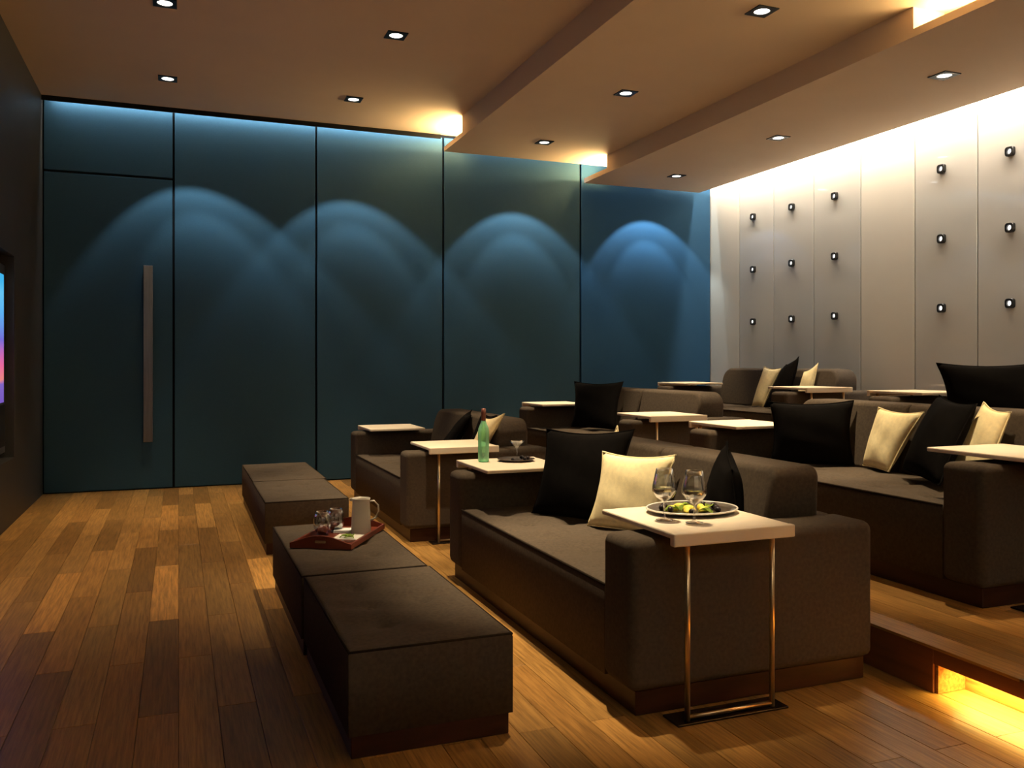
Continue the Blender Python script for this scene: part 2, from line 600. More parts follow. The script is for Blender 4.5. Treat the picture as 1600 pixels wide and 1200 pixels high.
# white wall
wr = struct('wall_right', B(XR + 0.02, XR + 0.15, YF, YB + 0.1, -0.2, 4.5), M['void'], label='white lacquered panel wall with rows of small lamps')
yj = [10.345, 9.65, 8.94, 8.20, 7.45, 6.70, 5.96, 5.21, 4.46, 3.71, 2.96, 2.2, 1.45, 0.7, -0.05]
for i in range(len(yj) - 1):
    gloss = i in (1, 2, 3, 5, 6, 7)
    struct('panel', B(XR, XR + 0.02, yj[i + 1] + 0.006, yj[i] - 0.006, T2, 4.22, 0.002, 1), M['white_gloss'] if gloss else M['white_matt'], wr)

# ------------------------------------------------------------------ downlights


def ring_square(bm, half, rin, z0, z1, n=24):
    """square plate with a round hole"""
    out, inn = [], []
    for i in range(n):
        a = 2 * math.pi * i / n + math.pi / 4
        c, s = math.cos(a), math.sin(a)
        k = half / max(abs(c), abs(s))
        out.append((c * k, s * k))
        inn.append((c * rin, s * rin))
    L = []
    for ring, z in ((out, z0), (inn, z0), (out, z1), (inn, z1)):
        L.append([bm.verts.new((a, b, z)) for a, b in ring])
    for i in range(n):
        j = (i + 1) % n
        bm.faces.new((L[0][i], L[0][j], L[1][j], L[1][i]))
        bm.faces.new((L[2][i], L[3][i], L[3][j], L[2][j]))
        bm.faces.new((L[0][i], L[2][i], L[2][j], L[0][j]))
        bm.faces.new((L[1][i], L[1][j], L[3][j], L[3][i]))
    return bm


def downlight_proto():
    t = thing('ceiling_downlight', '', 'ceiling lamp')
    link('frame', ring_square(bmesh.new(), 0.088, 0.058, -0.008, 0.0), M['black_metal'], t)
    link('lens', lathe(bmesh.new(), [(0, -0.004), (0.054, -0.004), (0.058, -0.001), (0, -0.001)], n=20), M['lens'], t)
    return t


DL = downlight_proto()
first = [True]


def downlight(x, y, z, label):
    o = DL if first[0] else copy_tree(DL)
    first[0] = False
    o.location = (x, y, z)
    o['label'] = label
    o['group'] = 'square black downlights in the stepped ceiling'
    return o


DLS = [
    (-0.10, 9.20, C0, 'square black downlight on the main ceiling in front of the blue door'),
    (-0.10, 7.27, C0, 'square black downlight cut by the top edge, near the dark wall'),
    (1.75, 9.20, C0, 'square black downlight on the main ceiling closest to the left glowing notch'),
    (1.75, 7.27, C0, 'larger-looking downlight in the middle of the main ceiling'),
    (4.00, 9.25, C1, 'downlight on the middle ceiling step nearest the blue wall'),
    (4.00, 7.28, C1, 'downlight halfway along the middle ceiling step'),
    (4.00, 5.22, C1, 'downlight at the near end of the middle ceiling step, top right'),
    (5.88, 9.38, C2, 'downlight on the lowest ceiling step nearest the blue wall'),
    (5.88, 7.40, C2, 'downlight halfway along the lowest ceiling step'),
    (5.88, 5.30, C2, 'downlight at the near end of the lowest ceiling step beside the white wall'),
]
POW = {}
POW = {-0.10: (330, 38), 1.75: (620, 22), 4.00: (850, 22), 5.88: (330, 22)}
for (x, y, z, lab) in DLS:
    downlight(x, y, z, lab)
    p, half = POW[x]
    if y > 9 and x < 5:
        p, half = p * 0.75, 21
    spot('downlight_beam', (x, y, z - 0.02), (x, y, 0), p, WARM, half, 0.8)
# beams of the lamps nearer than the frame shows
for (x, y, z, p, half) in ((-0.10, 5.3, C0, 12, 30), (1.75, 5.3, C0, 640, 24), (1.92, 3.80, C0, 1050, 18), (4.05, 3.7, C1, 460, 18), (5.88, 3.3, C2, 120, 22)):
    spot('downlight_beam', (x, y, z - 0.02), (x, y, 0), p, WARM, half, 0.8)


def washer_lens(lamp, c0):
    """asymmetric wall-washer optic: strongest at the top of the beam, fading downwards"""
    L = lamp.data
    L.use_nodes = True
    n, l = L.node_tree.nodes, L.node_tree.links
    em = n['Emission']
    g = n.new('ShaderNodeNewGeometry')
    sp = n.new('ShaderNodeSeparateXYZ')
    l.new(g.outputs['Incoming'], sp.inputs[0])
    ab = n.new('ShaderNodeMath')
    ab.operation = 'ABSOLUTE'
    l.new(sp.outputs['Z'], ab.inputs[0])
    mr = n.new('ShaderNodeMapRange')
    mr.inputs['From Min'].default_value = c0
    mr.inputs['From Max'].default_value = 0.95
    mr.inputs['To Min'].default_value = 1.0
    mr.inputs['To Max'].default_value = 0.0
    l.new(ab.outputs[0], mr.inputs['Value'])
    pw = n.new('ShaderNodeMath')
    pw.operation = 'POWER'
    pw.inputs[1].default_value = 2.2
    l.new(mr.outputs[0], pw.inputs[0])
    l.new(pw.outputs[0], em.inputs['Strength'])


# wall-washing scallops on the blue wall
for (lx, ly, lz, ax) in ((-0.10, 9.2, C0, 0.42), (1.75, 9.2, C0, 2.05), (4.0, 9.25, C1, 4.07), (5.88, 9.38, C2, 6.01)):
    Dh = Vector((ax - lx, YB - 0.035 - ly, 0))
    ang_w = math.atan2(Dh.length, lz - 0.03 - 3.37)
    low = math.atan2(Dh.length, lz - 0.03 - 3.12)
    for al, pw, bl, an in ((37, 330, 0.22, ang_w), (24, 420, 0.4, low)):
        t = an - R(al)
        dv = Dh.normalized() * math.sin(t) + Vector((0, 0, -math.cos(t)))
        p0 = Vector((lx, ly, lz - 0.03))
        washer_lens(spot('wall_washer_beam', p0, p0 + dv, pw, COOL, al, bl, 0.012), math.cos(ang_w))

# ------------------------------------------------------------------ wall lamps
wl = thing('wall_lamp', '', 'wall lamp')


def turned(bm):
    bmesh.ops.rotate(bm, verts=bm.verts, cent=(0, 0, 0), matrix=Matrix.Rotation(R(-90), 3, 'Y'))
    return bm


def rounded_ring(bm, half, rin, z0, z1, n=32):
    """rounded-square ring"""
    L = []
    for r_, z, sq in ((half - 0.004, z1, 1), (half, z1 - 0.006, 1), (half, z0, 1), (rin, z0, 0), (rin, z1 - 0.002, 0), (rin + 0.003, z1, 0)):
        ring = []
        for i in range(n):
            a_ = 2 * math.pi * i / n
            c, q = math.cos(a_), math.sin(a_)
            k_ = r_ / (abs(c) ** 4 + abs(q) ** 4) ** 0.25 if sq else r_
            ring.append(bm.verts.new((c * k_, q * k_, z)))
        L.append(ring)
    for A, C in zip(L, L[1:] + L[:1]):
        for i in range(n):
            bm.faces.new((A[i], A[(i + 1) % n], C[(i + 1) % n], C[i]))
    return bm


link('housing', turned(rounded_ring(bmesh.new(), 0.044, 0.024, 0.0, 0.032)), M['lamp_grey'], wl)
link('lens', turned(lathe(bmesh.new(), [(0, 0.018), (0.020, 0.016), (0.0245, 0.008), (0, 0.004)], n=16)), M['wall_lens'], wl)
colname = {9.34: 'first', 8.58: 'second', 7.84: 'third', 6.36: 'fourth', 5.61: 'fifth'}
rowname = {3.315: 'top', 2.625: 'middle', 1.94: 'bottom'}
k = 0
for y in colname:
    for z in rowname:
        o = wl if k == 0 else copy_tree(wl)
        k += 1
        o.location = (XR - 0.0005, y, z)
        o['label'] = f'small black lamp on white wall, {rowname[z]} of the {colname[y]} column from the blue wall'
        o['group'] = 'small square lamps on the white wall'

# ------------------------------------------------------------------ sofas


def back_cushion(xa, xb, y0, y1, z0, z1, r_out, side):
    """leaning slab: front leans back, rounded top; big corner radius on the outer side(s)"""
    bm = bmesh.new()
    n = 8
    prof = []

    def corner(cy, cz, r, a0, a1):
        return [(cy + r * math.cos(a0 + (a1 - a0) * i / n), cz + r * math.sin(a0 + (a1 - a0) * i / n)) for i in range(n + 1)]
    rl = r_out if side in (-1, 2) else 0.02
    rr = r_out if side in (1, 2) else 0.02
    prof = [(y0, z0), (y1, z0)] + corner(y1 - rr, z1 - rr, rr, 0, math.pi / 2) + corner(y0 + rl, z1 - rl, rl, math.pi / 2, math.pi)
    cy = (y0 + y1) / 2
    cz = (z0 + z1) / 2

    def xf(z):
        return xa + (z - z0) / (z1 - z0) * 0.10

    def xr(z):
        return xb + (z - z0) / (z1 - z0) * 0.02
    rings = []
    for (ins, dx, fr) in ((0.030, 0.0, 1), (0.010, 0.010, 1), (0.0, 0.030, 1), (0.0, -0.03, 0), (0.010, -0.010, 0), (0.03, 0, 0)):
        ring = []
        for (y, z) in prof:
            yy = cy + (y - cy) * (1 - ins / (y1 - y0) * 2)
            zz = cz + (z - cz) * (1 - ins / (z1 - z0) * 2)
            ring.append(bm.verts.new(((xf(zz) if fr else xr(zz)) + dx, yy, zz)))
        rings.append(ring)
    m = len(prof)
    for a, b in zip(rings, rings[1:]):
        for i in range(m):
            j = (i + 1) % m
            bm.faces.new((a[i], a[j], b[j], b[i]))
    bm.faces.new(rings[0])
    bm.faces.new(rings[-1][::-1])
    return bm


def sofa(label, x0, y0, y1, z, rb=0.13):
    t = thing('sofa', label, 'sofa', (x0, y0, z), 0, 'taupe fabric sofas on the three tiers')
    L = y1 - y0
    D, aw, ah = 1.22, 0.25, 0.70
    link('plinth', B(0.035, D - 0.03, 0.03, L - 0.03, 0, 0.10, 0.004, 1), M['plinth'], t)
    for a in (0, L - aw):
        link('arm', B(0, D, a, a + aw, 0.098, ah, 0.04, 4), M['fabric'], t, True, True)
    dim = [(x, aw + (L - 2 * aw) * q) for x in (0.22, 0.48) for q in (0.12, 0.31, 0.5, 0.69, 0.88)]
    link('seat', tufted(0.012, 0.85, aw - 0.004, L - aw + 0.004, 0.098, 0.475, dim, 0.03), M['fabric'], t, True)
    link('piping', tube(bmesh.new(), [(0.014, aw, 0.472), (0.014, L - aw, 0.472)], 0.006, 8), M['piping'], t, True)
    link('rear_panel', B(0.86, D - 0.004, aw - 0.01, L - aw + 0.01, 0.098, ah - 0.004, 0.035, 3), M['fabric'], t, True, True)
    mid = L / 2
    link('back_cushion', back_cushion(0.76, 1.10, aw - 0.03, mid - 0.002, 0.47, 0.925, rb, -1), M['fabric'], t, True, True)
    link('back_cushion', back_cushion(0.76, 1.10, mid + 0.002, L - aw + 0.03, 0.47, 0.925, rb, 1), M['fabric'], t, True, True)
    return t


SX = (1.65, 3.62, 5.59)
SZ = (0.0, T1, T2)
sofa('taupe sofa nearest the viewer, table with wine glasses over its near arm', SX[0], 2.96, 5.40, 0, 0.05)
sofa('taupe sofa at the far end of the lowest floor, behind the green bottle', SX[0], 6.50, 8.86, 0)
sofa('taupe sofa on the middle tier at the right edge, with four scattered cushions', SX[1], 3.04, 5.62, T1)
sofa('taupe sofa on the middle tier by the blue wall with one black cushion', SX[1], 6.50, 9.12, T1)
sofa('taupe sofa on the top tier, mostly hidden behind the right-hand sofa', SX[2], 3.25, 5.86, T2)
sofa('taupe sofa on the top tier in the corner of blue and white walls', SX[2], 6.92, 9.40, T2)

# ------------------------------------------------------------------ ottomans


def ottoman(label, x0, x1, y0, y1):
    t = thing('ottoman', label, 'ottoman', ((x0 + x1) / 2, (y0 + y1) / 2, 0), 0, 'taupe tufted ottomans in a row')
    a, b = (x1 - x0) / 2, (y1 - y0) / 2
    link('plinth', B(-a + 0.012, a - 0.012, -b + 0.012, b - 0.012, 0, 0.085, 0.003, 1), M['plinth'], t)
    dim = [(px * a, q * b) for px in (-0.36, 0.36) for q in (-0.5, 0, 0.5)]
    link('body', tufted(-a, a, -b, b, 0.083, 0.385, dim, 0.024, 0.014, 0.022), M['fabric'], t, True)
    link('piping', tube(bmesh.new(), [(-a + 0.004, -b + 0.004, 0.379), (a - 0.004, -b + 0.004, 0.379), (a - 0.004, b - 0.004, 0.379), (-a + 0.004, b - 0.004, 0.379)], 0.0055, 8, True), M['piping'], t, True)
    for (dx, dy) in dim:
        link('tuft_button', lathe(bmesh.new(), [(0, 0.366), (0.012, 0.364), (0.015, 0.360), (0.011, 0.352)], dx, dy, 0, 10), M['fabric'], t, True)
    return t


ottoman('ottoman nearest the viewer with a bare button-tufted top', 0.555, 1.175, 3.015, 4.155)
ottoman('ottoman carrying the red serving tray with pitcher', 0.545, 1.165, 4.175, 5.50)
ottoman('bare ottoman behind the serving tray, third from the viewer', 0.585, 1.195, 6.47, 7.62)
ottoman('farthest ottoman beside the blue wall', 0.590, 1.215, 7.64, 8.95)

# ------------------------------------------------------------------ C-shaped side tables


def table_proto():
    t = thing('side_table', '', 'side table')
    W, Dp = 0.56, 0.60
    bm = box(bmesh.new(), -W / 2, W / 2, 0.0, Dp, 0.722, 0.745, 0.006, 2)
    link('table_top', bm, M['table'], t)
    link('front_lip', B(-W / 2 - 0.004, W / 2 + 0.004, -0.010, 0.022, 0.695, 0.7455, 0.005, 2), M['table'], t)
    for sx in (-0.20, 0.20):
        link('leg', tube(bmesh.new(), [(sx, 0.03, 0.008), (sx, 0.03, 0.722)], 0.011, 12), M['brass'], t, True)
    link('foot_bar', tube(bmesh.new(), [(-0.20, 0.03, 0.022), (0.20, 0.03, 0.022)], 0.009, 10), M['brass'], t, True)
    link('base_plate', B(-0.26, 0.26, 0.0, 0.115, 0, 0.009, 0.002, 1), M['base_plate'], t)
    return t


TB = table_proto()
tables = [
    (2.045, 2.835, 0, 0, 'cream side table in the foreground holding two wine glasses and a plate'),
    (2.03, 5.525, 0, 1, 'cream side table holding the green bottle and martini glass'),
    (2.08, 6.375, 0, 0, 'empty cream side table behind the green bottle, over a sofa arm'),
    (2.04, 8.99, 0, 1, 'empty cream side table on the far-left sofa arm by the blue wall'),
    (4.05, 2.915, T1, 0, 'empty cream side table cut by the right edge of the view'),
    (4.00, 5.745, T1, 1, 'empty cream side table left of the big black cushion on the middle tier'),
    (4.02, 6.375, T1, 0, 'empty cream side table with two thin legs in front of the middle tier sofa'),
    (4.00, 9.245, T1, 1, 'empty cream side table against the blue wall on the middle tier'),
    (6.01, 5.985, T2, 1, 'empty cream side table left of the black cushion on the top tier'),
    (6.02, 6.795, T2, 0, 'empty cream side table in front of the corner sofa on the top tier'),
    (5.98, 9.525, T2, 1, 'thin white side table edge seen in the far corner by the blue wall'),
]
for i, (x, y, z, flip, lab) in enumerate(tables):
    o = TB if i == 0 else copy_tree(TB)
    o.location = (x, y, z)
    o.rotation_euler = (0, 0, math.pi if flip else 0)
    o['label'] = lab
    o['group'] = 'cream C-shaped side tables over the sofa arms'

# ------------------------------------------------------------------ cushions


def cushion(label, BL, BR, TR, TL, m, th=0.075, group=None, pinch=0.12):
    bm = bmesh.new()
    BL, BR, TR, TL = map(Vector, (BL, BR, TR, TL))
    n = 18
    c = (BL + BR + TR + TL) / 4
    nrm = ((BR - BL) + (TR - TL)).cross((TL - BL) + (TR - BR)).normalized()

    def pt(i, j, side):
        s, t = 2 * i / n - 1, 2 * j / n - 1
        s2 = s * (1 - pinch * (1 - t * t) * s * s)
        t2 = t * (1 - pinch * (1 if t > 0 else 0.25) * (1 - s * s) * t * t)
        u, v = (s2 + 1) / 2, (t2 + 1) / 2
        p = (BL * (1 - u) + BR * u) * (1 - v) + (TL * (1 - u) + TR * u) * v
        h = th * max(0, (1 - s * s) * (1 - t * t)) ** 0.42
        wr = 0.006 * math.sin(5 * s + 3 * t) * math.sin(4 * t - 2 * s) * (1 - s * s) * (1 - t * t)
        return p + nrm * side * h + nrm * wr - c
    V = {}
    for side in (1, -1):
        for i in range(n + 1):
            for j in range(n + 1):
                if i in (0, n) or j in (0, n):
                    if (0, i, j) not in V:
                        V[(0, i, j)] = bm.verts.new(pt(i, j, 0))
                    V[(side, i, j)] = V[(0, i, j)]
                else:
                    V[(side, i, j)] = bm.verts.new(pt(i, j, side))
        for i in range(n):
            for j in range(n):
                bm.faces.new((V[(side, i, j)], V[(side, i + 1, j)], V[(side, i + 1, j + 1)], V[(side, i, j + 1)]))
    o = link('cushion', bm, m, None, True)
    o.location = c
    border = [V_ for V_ in [pt(i, 0, 0) for i in range(n)] + [pt(n, j, 0) for j in range(n)] + [pt(i, n, 0) for i in range(n, 0, -1)] + [pt(0, j, 0) for j in range(n, 0, -1)]]
    link('piping', tube(bmesh.new(), border, 0.005, 6, True), m, o, True)
    tag(o, label, 'cushion', group)
    return o


bk, be = M['black_cushion'], M['beige_cushion']
g = 'cushions on the sofas'
cushion('large black cushion standing on the nearest sofa', (2.01, 4.84, .485), (2.32, 4.30, .485), (2.43, 4.32, 1.02), (2.11, 4.84, .995), bk, 0.08, g)
cushion('brightly lit beige cushion on the nearest sofa beside the wine glasses', (2.15, 4.36, .485), (2.37, 3.94, .485), (2.455, 3.92, .912), (2.24, 4.345, .898), be, 0.065, g)
cushion('black cushion leaning at the near end of the nearest sofa, behind the glasses', (2.42, 3.70, .50), (2.40, 3.25, .50), (2.42, 3.38, .90), (2.48, 3.50, 1.02), bk, 0.08, g)
cushion('beige cushion mostly hidden behind the large black cushion', (2.38, 4.90, .50), (2.38, 4.46, .49), (2.45, 4.43, .93), (2.47, 4.60, 1.02), be, 0.03, g)
cushion('black cushion leaning left of the green bottle on the far sofa', (2.30, 7.95, .50), (2.20, 7.45, .50), (2.45, 7.32, .93), (2.50, 7.45, .97), bk, 0.06, g)
cushion('beige cushion right of the green bottle on the far sofa', (2.38, 7.24, .50), (2.38, 6.98, .57), (2.47, 6.52, .99), (2.46, 6.98, .92), be, 0.05, g)
cushion('black cushion behind the beige one on the far sofa', (2.41, 7.35, .50), (2.41, 7.02, .50), (2.50, 6.78, .96), (2.50, 7.15, .97), bk, 0.05, g)
cushion('large black cushion at the far end of the right-hand middle tier sofa', (3.95, 5.06, .685), (4.38, 4.70, .685), (4.45, 4.78, 1.135), (3.98, 5.11, 1.12), bk, 0.08, g)
cushion('beige cushion upright on the right-hand middle tier sofa', (4.36, 4.60, .70), (4.26, 4.27, .70), (4.38, 4.10, 1.09), (4.40, 4.50, 1.10), be, 0.065, g)
cushion('black cushion leaning beside the beige one near the right edge', (4.22, 4.12, .74), (3.98, 3.62, .71), (4.36, 3.70, 1.16), (4.42, 4.02, 1.20), bk, 0.09, g)
cushion('beige cushion leaning behind the side table at the right edge', (4.26, 3.86, .70), (4.24, 3.54, .70), (4.43, 3.535, 1.12), (4.44, 3.72, 1.17), be, 0.05, g)
cushion('black cushion alone on the middle tier sofa by the blue wall', (4.03, 8.57, .70), (4.28, 7.98, .70), (4.40, 8.06, 1.20), (4.08, 8.60, 1.195), bk, 0.08, g)
cushion('wide black cushion on the top tier at the right edge', (5.84, 5.24, .90), (6.20, 4.60, .90), (6.30, 4.78, 1.40), (5.80, 5.31, 1.40), bk, 0.08, g)
cushion('narrow beige cushion on the corner sofa of the top tier', (6.22, 8.30, .90), (6.24, 8.12, .90), (6.38, 7.98, 1.34), (6.38, 8.28, 1.36), be, 0.05, g)
cushion('black cushion between two beige ones on the corner sofa', (6.18, 8.02, .90), (6.20, 7.68, .90), (6.38, 7.68, 1.47), (6.40, 7.92, 1.38), bk, 0.07, g)
cushion('beige cushion tilted right of the black one on the corner sofa', (6.32, 7.68, .90), (6.32, 7.46, .90), (6.42, 7.42, 1.40), (6.40, 7.62, 1.30), be, 0.05, g)

# ------------------------------------------------------------------ glassware and food


def wine_glass(label, x, y, z):
    t = thing('wine_glass', label, 'wine glass', (x, y, z), 0, 'wine glasses on the near table')
    outer = [(0, 0.0), (0.036, 0.0), (0.036, 0.003), (0.010, 0.008), (0.0045, 0.016), (0.004, 0.072), (0.012, 0.080), (0.036, 0.097), (0.051, 0.122), (0.050, 0.145), (0.040, 0.190), (0.034, 0.215)]
    inner = [(0.0325, 0.215), (0.0385, 0.190), (0.0485, 0.145), (0.0495, 0.122), (0.0345, 0.0985), (0.010, 0.083), (0, 0.081)]
    link('bowl', lathe(bmesh.new(), outer + inner), M['glass'], t, True)
    link('wine', lathe(bmesh.new(), [(0, 0.0815), (0.0095, 0.0835), (0.034, 0.099), (0.0488, 0.122), (0.0485, 0.134), (0, 0.134)]), M['wine'], t, True)
    return t


wine_glass('left wine glass standing before the oval plate on the near table', 1.885, 3.10, 0.7456)
wine_glass('right wine glass standing before the oval plate on the near table', 1.965, 3.00, 0.7456)


def dish(name, label, x, y, z, rx, ry, m, rim_m, rz=0, h=0.018):
    t = thing(name, label, 'plate', (x, y, z), rz)
    bm = lathe(bmesh.new(), [(0, 0), (0.62, 0), (0.80, 0.35 * h), (1.0, h), (1.0, h * 1.18), (0.78, h * 0.65), (0.6, h * 0.32), (0, h * 0.30)], n=40)
    for v in bm.verts:
        v.co.x *= rx
        v.co.y *= ry
    link('dish', bm, m, t, True)
    if rim_m:
        pts = [(rx * math.cos(a), ry * math.sin(a), h * 1.1) for a in [2 * math.pi * i / 40 for i in range(40)]]
        link('rim', tube(bmesh.new(), pts, 0.004, 6, True), rim_m, t, True)
    return t


px, py, pz = 2.10, 3.225, 0.7456
dish('oval_plate', 'oval dark plate of salad and lemon on the near table', px, py, pz, 0.205, 0.17, M['pewter'], M['porcelain'])


def lemon(x, y, z, rz, s, label, grp):
    bm = bmesh.new()
    n = 10
    tip0, tip1 = (-1, 0, 0), (1, 0, 0)
    rows = []
    for k in range(1, 8):
        q = k / 8
        r = math.sin(math.pi * q) ** 0.7 * 0.62
        rows.append([bm.verts.new((2 * q - 1, r * math.cos(a), r * math.sin(a))) for a in [math.pi * (0.0 + i / n) for i in range(n + 1)]] + [])
    a0, a1 = bm.verts.new(tip0), bm.verts.new(tip1)
    for A, C in zip(rows, rows[1:]):
        for i in range(n):
            bm.faces.new((A[i], A[i + 1], C[i + 1], C[i]))
        bm.faces.new((A[-1], A[0], C[0], C[-1]))
    for i in range(n):
        bm.faces.new((a0, rows[0][i + 1], rows[0][i]))
        bm.faces.new((a1, rows[-1][i], rows[-1][i + 1]))
    bm.faces.new((a0, rows[0][0], rows[0][-1]))
    bm.faces.new((a1, rows[-1][-1], rows[-1][0]))
    bmesh.ops.scale(bm, verts=bm.verts, vec=(s, s * 0.8, s))
    o = link('lemon_wedge', bm, M['lemon'], None, True)
    o.location = (x, y, z)
    o.rotation_euler = (0.2, 0, rz)
    return tag(o, label, 'lemon', grp)


def olive(x, y, z, s, label, grp):
    bm = bmesh.new()
    bmesh.ops.create_uvsphere(bm, u_segments=12, v_segments=8, radius=s)
    bmesh.ops.scale(bm, verts=bm.verts, vec=(1.25, 1, 1))
    o = link('olive', bm, M['olive'], None, True)
    o.location = (x, y, z + s)
    o.rotation_euler = (0, 0, random.random() * 3)
    return tag(o, label, 'olive', grp)


def leaf(x, y, z, rz, s, label, grp):
    bm = bmesh.new()
    n, m = 8, 5
    G = []
    for i in range(n + 1):
        q = i / n
        wd = math.sin(math.pi * min(1, q * 0.95 + 0.05)) ** 0.7 * 0.42
        row = []
        for j in range(m):
            t = j / (m - 1) * 2 - 1
            row.append(bm.verts.new(((q - 0.5) * s * 1.6, t * wd * s, s * (0.28 * (1 - (2 * q - 1) ** 2) + 0.16 * abs(t) + 0.07 * math.sin(9 * q + 4 * t)))))
        G.append(row)
    for i in range(n):
        for j in range(m - 1):
            bm.faces.new((G[i][j], G[i + 1][j], G[i + 1][j + 1], G[i][j + 1]))
    bmesh.ops.solidify(bm, geom=bm.faces[:], thickness=0.0016)
    o = link('salad_leaf', bm, M['leaf'], None, True)
    o.location = (x, y, z)
    o.rotation_euler = (0, 0, rz)
    return tag(o, label, 'salad leaf', grp)


fz = pz + 0.0065
lg, og, sg = 'lemon wedges on the oval plate', 'black olives on the oval plate', 'salad leaves on the oval plate'
for i, (dx, dy, lab) in enumerate(((-0.085, 0.03, 'leftmost lemon wedge on the oval plate, behind the left glass stem'), (-0.05, -0.04, 'front lemon wedge on the oval plate between the two glass stems'),
                                   (-0.01, 0.01, 'lemon wedge at the middle of the oval plate'), (0.035, -0.045, 'front lemon wedge right of the right glass stem on the oval plate'),
                                   (0.06, 0.02, 'rightmost lemon wedge on the oval plate'), (-0.02, 0.07, 'rearmost lemon wedge on the oval plate near the sofa'))):
    lemon(px + dx, py + dy, fz + 0.002, i * 1.1, 0.036, lab, lg)
for i, (dx, dy, lab) in enumerate(((-0.125, 0.045, 'leftmost black olive on the oval plate'), (-0.115, -0.01, 'second black olive from the left on the oval plate'),
                                   (-0.09, 0.085, 'black olive at the rear left of the oval plate'), (0.10, -0.04, 'black olive at the front right of the oval plate'),
                                   (0.12, 0.01, 'rightmost black olive on the oval plate'), (0.095, 0.055, 'black olive right of the lemons at the rear of the oval plate'),
                                   (0.03, 0.085, 'rearmost black olive on the oval plate'), (0.075, -0.085, 'black olive at the front rim of the oval plate, right side'),
                                   (-0.06, -0.095, 'black olive at the front rim of the oval plate, left side'))):
    olive(px + dx, py + dy, fz, 0.0135, lab, og)
for i, (dx, dy, lab) in enumerate(((-0.10, 0.0, 'leftmost salad leaf on the oval plate'), (0.01, -0.09, 'front salad leaf on the oval plate by the right glass'),
                                   (0.09, 0.0, 'rightmost salad leaf on the oval plate'), (0.0, 0.05, 'rear salad leaf on the oval plate'), (-0.055, 0.02, 'salad leaf between lemon wedges left of the oval plate centre'))):
    leaf(px + dx, py + dy, fz + 0.004, i * 1.9, 0.045, lab, sg)

# bottle table
bt = thing('wine_bottle', 'pale green glass bottle with copper cap on the second table', 'bottle', (1.88, 5.36, 0.7456))
link('body', lathe(bmesh.new(), [(0, 0.004), (0.030, 0.0), (0.036, 0.006), (0.037, 0.195), (0.034, 0.222), (0.020, 0.255), (0.0145, 0.275), (0.0135, 0.31), (0, 0.31)], n=24), M['bottle'], bt, True)
link('cap', lathe(bmesh.new(), [(0.0142, 0.268), (0.0150, 0.27), (0.0150, 0.312), (0.0165, 0.315), (0.0165, 0.33), (0.0150, 0.352), (0, 0.354)], n=20), M['cap'], bt, True)
dish('round_plate', 'round dark plate beside the green bottle', 2.10, 5.33, 0.7456, 0.125, 0.125, M['pewter'], None, h=0.014)
mg = thing('martini_glass', 'martini glass with a cream drink on the round dark plate', 'cocktail glass', (2.11, 5.34, 0.7505))
link('glass', lathe(bmesh.new(), [(0, 0), (0.034, 0.0), (0.034, 0.003), (0.006, 0.007), (0.0035, 0.012), (0.0035, 0.075), (0.052, 0.128), (0.0505, 0.128), (0.002, 0.078), (0, 0.078)]), M['glass'], mg, True)
link('drink', lathe(bmesh.new(), [(0, 0.0785), (0.002, 0.0787), (0.044, 0.1225), (0, 0.1225)]), M['porcelain'], mg, True)
for i, (dx, dy, lab) in enumerate(((0.05, -0.03, 'dark olive in front of the martini glass stem on the round plate'), (-0.045, -0.055, 'leftmost dark olive on the round plate'),
                                   (0.085, 0.0, 'rightmost dark olive on the round plate'), (0.06, 0.05, 'rear dark olive on the round plate'))):
    olive(2.10 + dx, 5.33 + dy, 0.751, 0.012, lab, 'olives on the round plate')

# tray on the second ottoman
TZ = 0.394
ang = math.atan2(4.54 - 4.72, 0.88 - 0.58)
tr = thing('serving_tray', 'red lacquered wooden tray with arched ends on the second ottoman', 'tray', (0.865, 4.965, TZ), R(-30), None)
tw, tl = 0.175, 0.30         # half width (along the near arch) and half length


def arch(bm, y, hmid, hend, th):
    n = 16
    f, b_ = [], []
    for i in range(n + 1):
        q = i / n
        x = -tw + 2 * tw * q
        h = hend + (hmid - hend) * math.sin(math.pi * q) ** 1.3
        f.append((bm.verts.new((x, y, 0.0)), bm.verts.new((x, y, h))))
        b_.append((bm.verts.new((x, y + th, 0.0)), bm.verts.new((x, y + th, h))))
    for i in range(n):
        bm.faces.new((f[i][0], f[i + 1][0], f[i + 1][1], f[i][1]))
        bm.faces.new((b_[i][0], b_[i][1], b_[i + 1][1], b_[i + 1][0]))
        bm.faces.new((f[i][1], f[i + 1][1], b_[i + 1][1], b_[i][1]))
        bm.faces.new((f[i][0], b_[i][0], b_[i + 1][0], f[i + 1][0]))
    bm.faces.new((f[0][0], f[0][1], b_[0][1], b_[0][0]))
    bm.faces.new((f[n][0], b_[n][0], b_[n][1], f[n][1]))
    return bm


link('tray_bottom', B(-tw + 0.004, tw - 0.004, -tl + 0.004, tl - 0.004, 0.004, 0.012), M['red_wood'], tr)
link('end_board', arch(bmesh.new(), -tl, 0.070, 0.028, 0.012), M['red_wood'], tr)
link('end_board', arch(bmesh.new(), tl - 0.012, 0.070, 0.028, 0.012), M['red_wood'], tr)
for sx in (-tw, tw - 0.012):
    link('side_board', B(sx, sx + 0.012, -tl + 0.012, tl - 0.012, 0.0, 0.030, 0.002, 1), M['red_wood'], tr)
for y in (-tl - 0.004, tl + 0.0):
    link('handle_grip', B(-0.030, 0.030, y, y + 0.006, 0.030, 0.044, 0.003, 2), M['brass'], tr)

gz = TZ + 0.0125


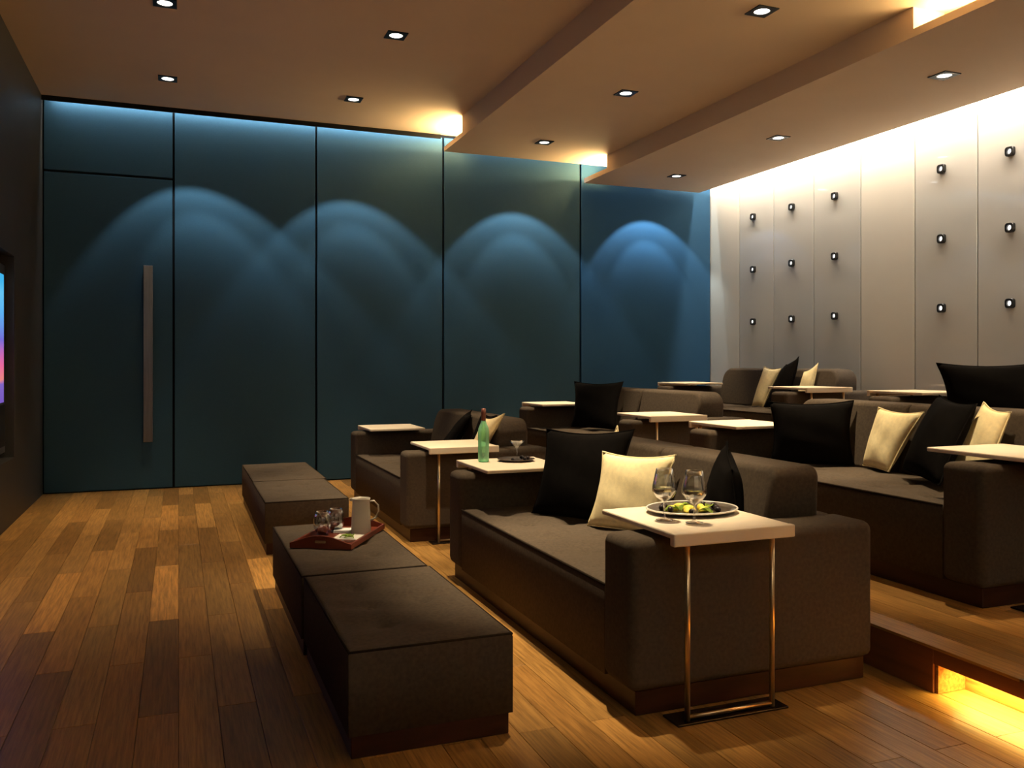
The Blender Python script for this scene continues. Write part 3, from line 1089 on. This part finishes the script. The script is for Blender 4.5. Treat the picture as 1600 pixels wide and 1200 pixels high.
def goblet(label, x, y):
    t = thing('stemless_glass', label, 'glass', (x, y, gz), 0, 'round glasses on the red tray')
    link('bowl', lathe(bmesh.new(), [(0, 0), (0.026, 0), (0.028, 0.004), (0.046, 0.035), (0.051, 0.065), (0.047, 0.10), (0.036, 0.135), (0.0345, 0.135), (0.0455, 0.10), (0.0495, 0.065), (0.0445, 0.036), (0.025, 0.007), (0, 0.007)]), M['glass'], t, True)
    link('drink', lathe(bmesh.new(), [(0, 0.0075), (0.0245, 0.0075), (0.041, 0.030), (0, 0.030)]), M['drink'], t, True)
    return t


goblet('left round glass with dark drink on the red tray', 0.775, 5.03)
goblet('right round glass with dark drink on the red tray', 0.865, 5.10)
ju = thing('pitcher', 'frosted glass pitcher with looped handle on the red tray', 'pitcher', (0.992, 4.985, gz), R(-20))
link('body', lathe(bmesh.new(), [(0, 0), (0.056, 0), (0.058, 0.006), (0.054, 0.10), (0.050, 0.19), (0.054, 0.205), (0.052, 0.205), (0.048, 0.19), (0.051, 0.10), (0.054, 0.009), (0, 0.009)]), M['milk_glass'], ju, True)
link('handle', tube(bmesh.new(), [(0.048, 0, 0.185), (0.075, 0, 0.19), (0.098, 0, 0.165), (0.102, 0, 0.13), (0.085, 0, 0.09), (0.053, 0, 0.075)], 0.0055, 10), M['milk_glass'], ju, True)
link('spout', B(-0.066, -0.047, -0.012, 0.012, 0.188, 0.206, 0.005, 2), M['milk_glass'], ju)
sq = thing('square_plate', 'small square white plate of greens at the tray corner', 'plate', (0.889, 4.838, gz), R(-30))
bm = box(bmesh.new(), -0.072, 0.072, -0.072, 0.072, 0.0, 0.012, 0.004, 2)
link('dish', bm, M['porcelain'], sq)
link('rim', tube(bmesh.new(), [(-0.07, -0.07, 0.013), (0.07, -0.07, 0.013), (0.07, 0.07, 0.013), (-0.07, 0.07, 0.013)], 0.004, 6, True), M['porcelain'], sq)
for i, (dx, dy, lab) in enumerate(((-0.02, 0.0, 'leftmost green leaf on the square white plate'), (0.025, 0.015, 'rightmost green leaf on the square white plate'),
                                   (0.0, -0.03, 'front green leaf on the square white plate'), (0.005, 0.03, 'rear green leaf on the square white plate'))):
    leaf(0.889 + dx, 4.838 + dy, gz + 0.012, i * 1.4, 0.034, lab, 'greens on the square plate')
nk = bmesh.new()
box(nk, -0.065, 0.065, -0.045, 0.045, 0.0, 0.008, 0.003, 2)
box(nk, -0.063, 0.060, -0.043, 0.040, 0.0085, 0.016, 0.003, 2)
nap = link('folded_napkin', nk, M['linen'])
nap.location = (0.915, 5.065, gz)
nap.rotation_euler = (0, 0, R(-20))
tag(nap, 'folded white napkin on the tray between glasses and pitcher', 'napkin')
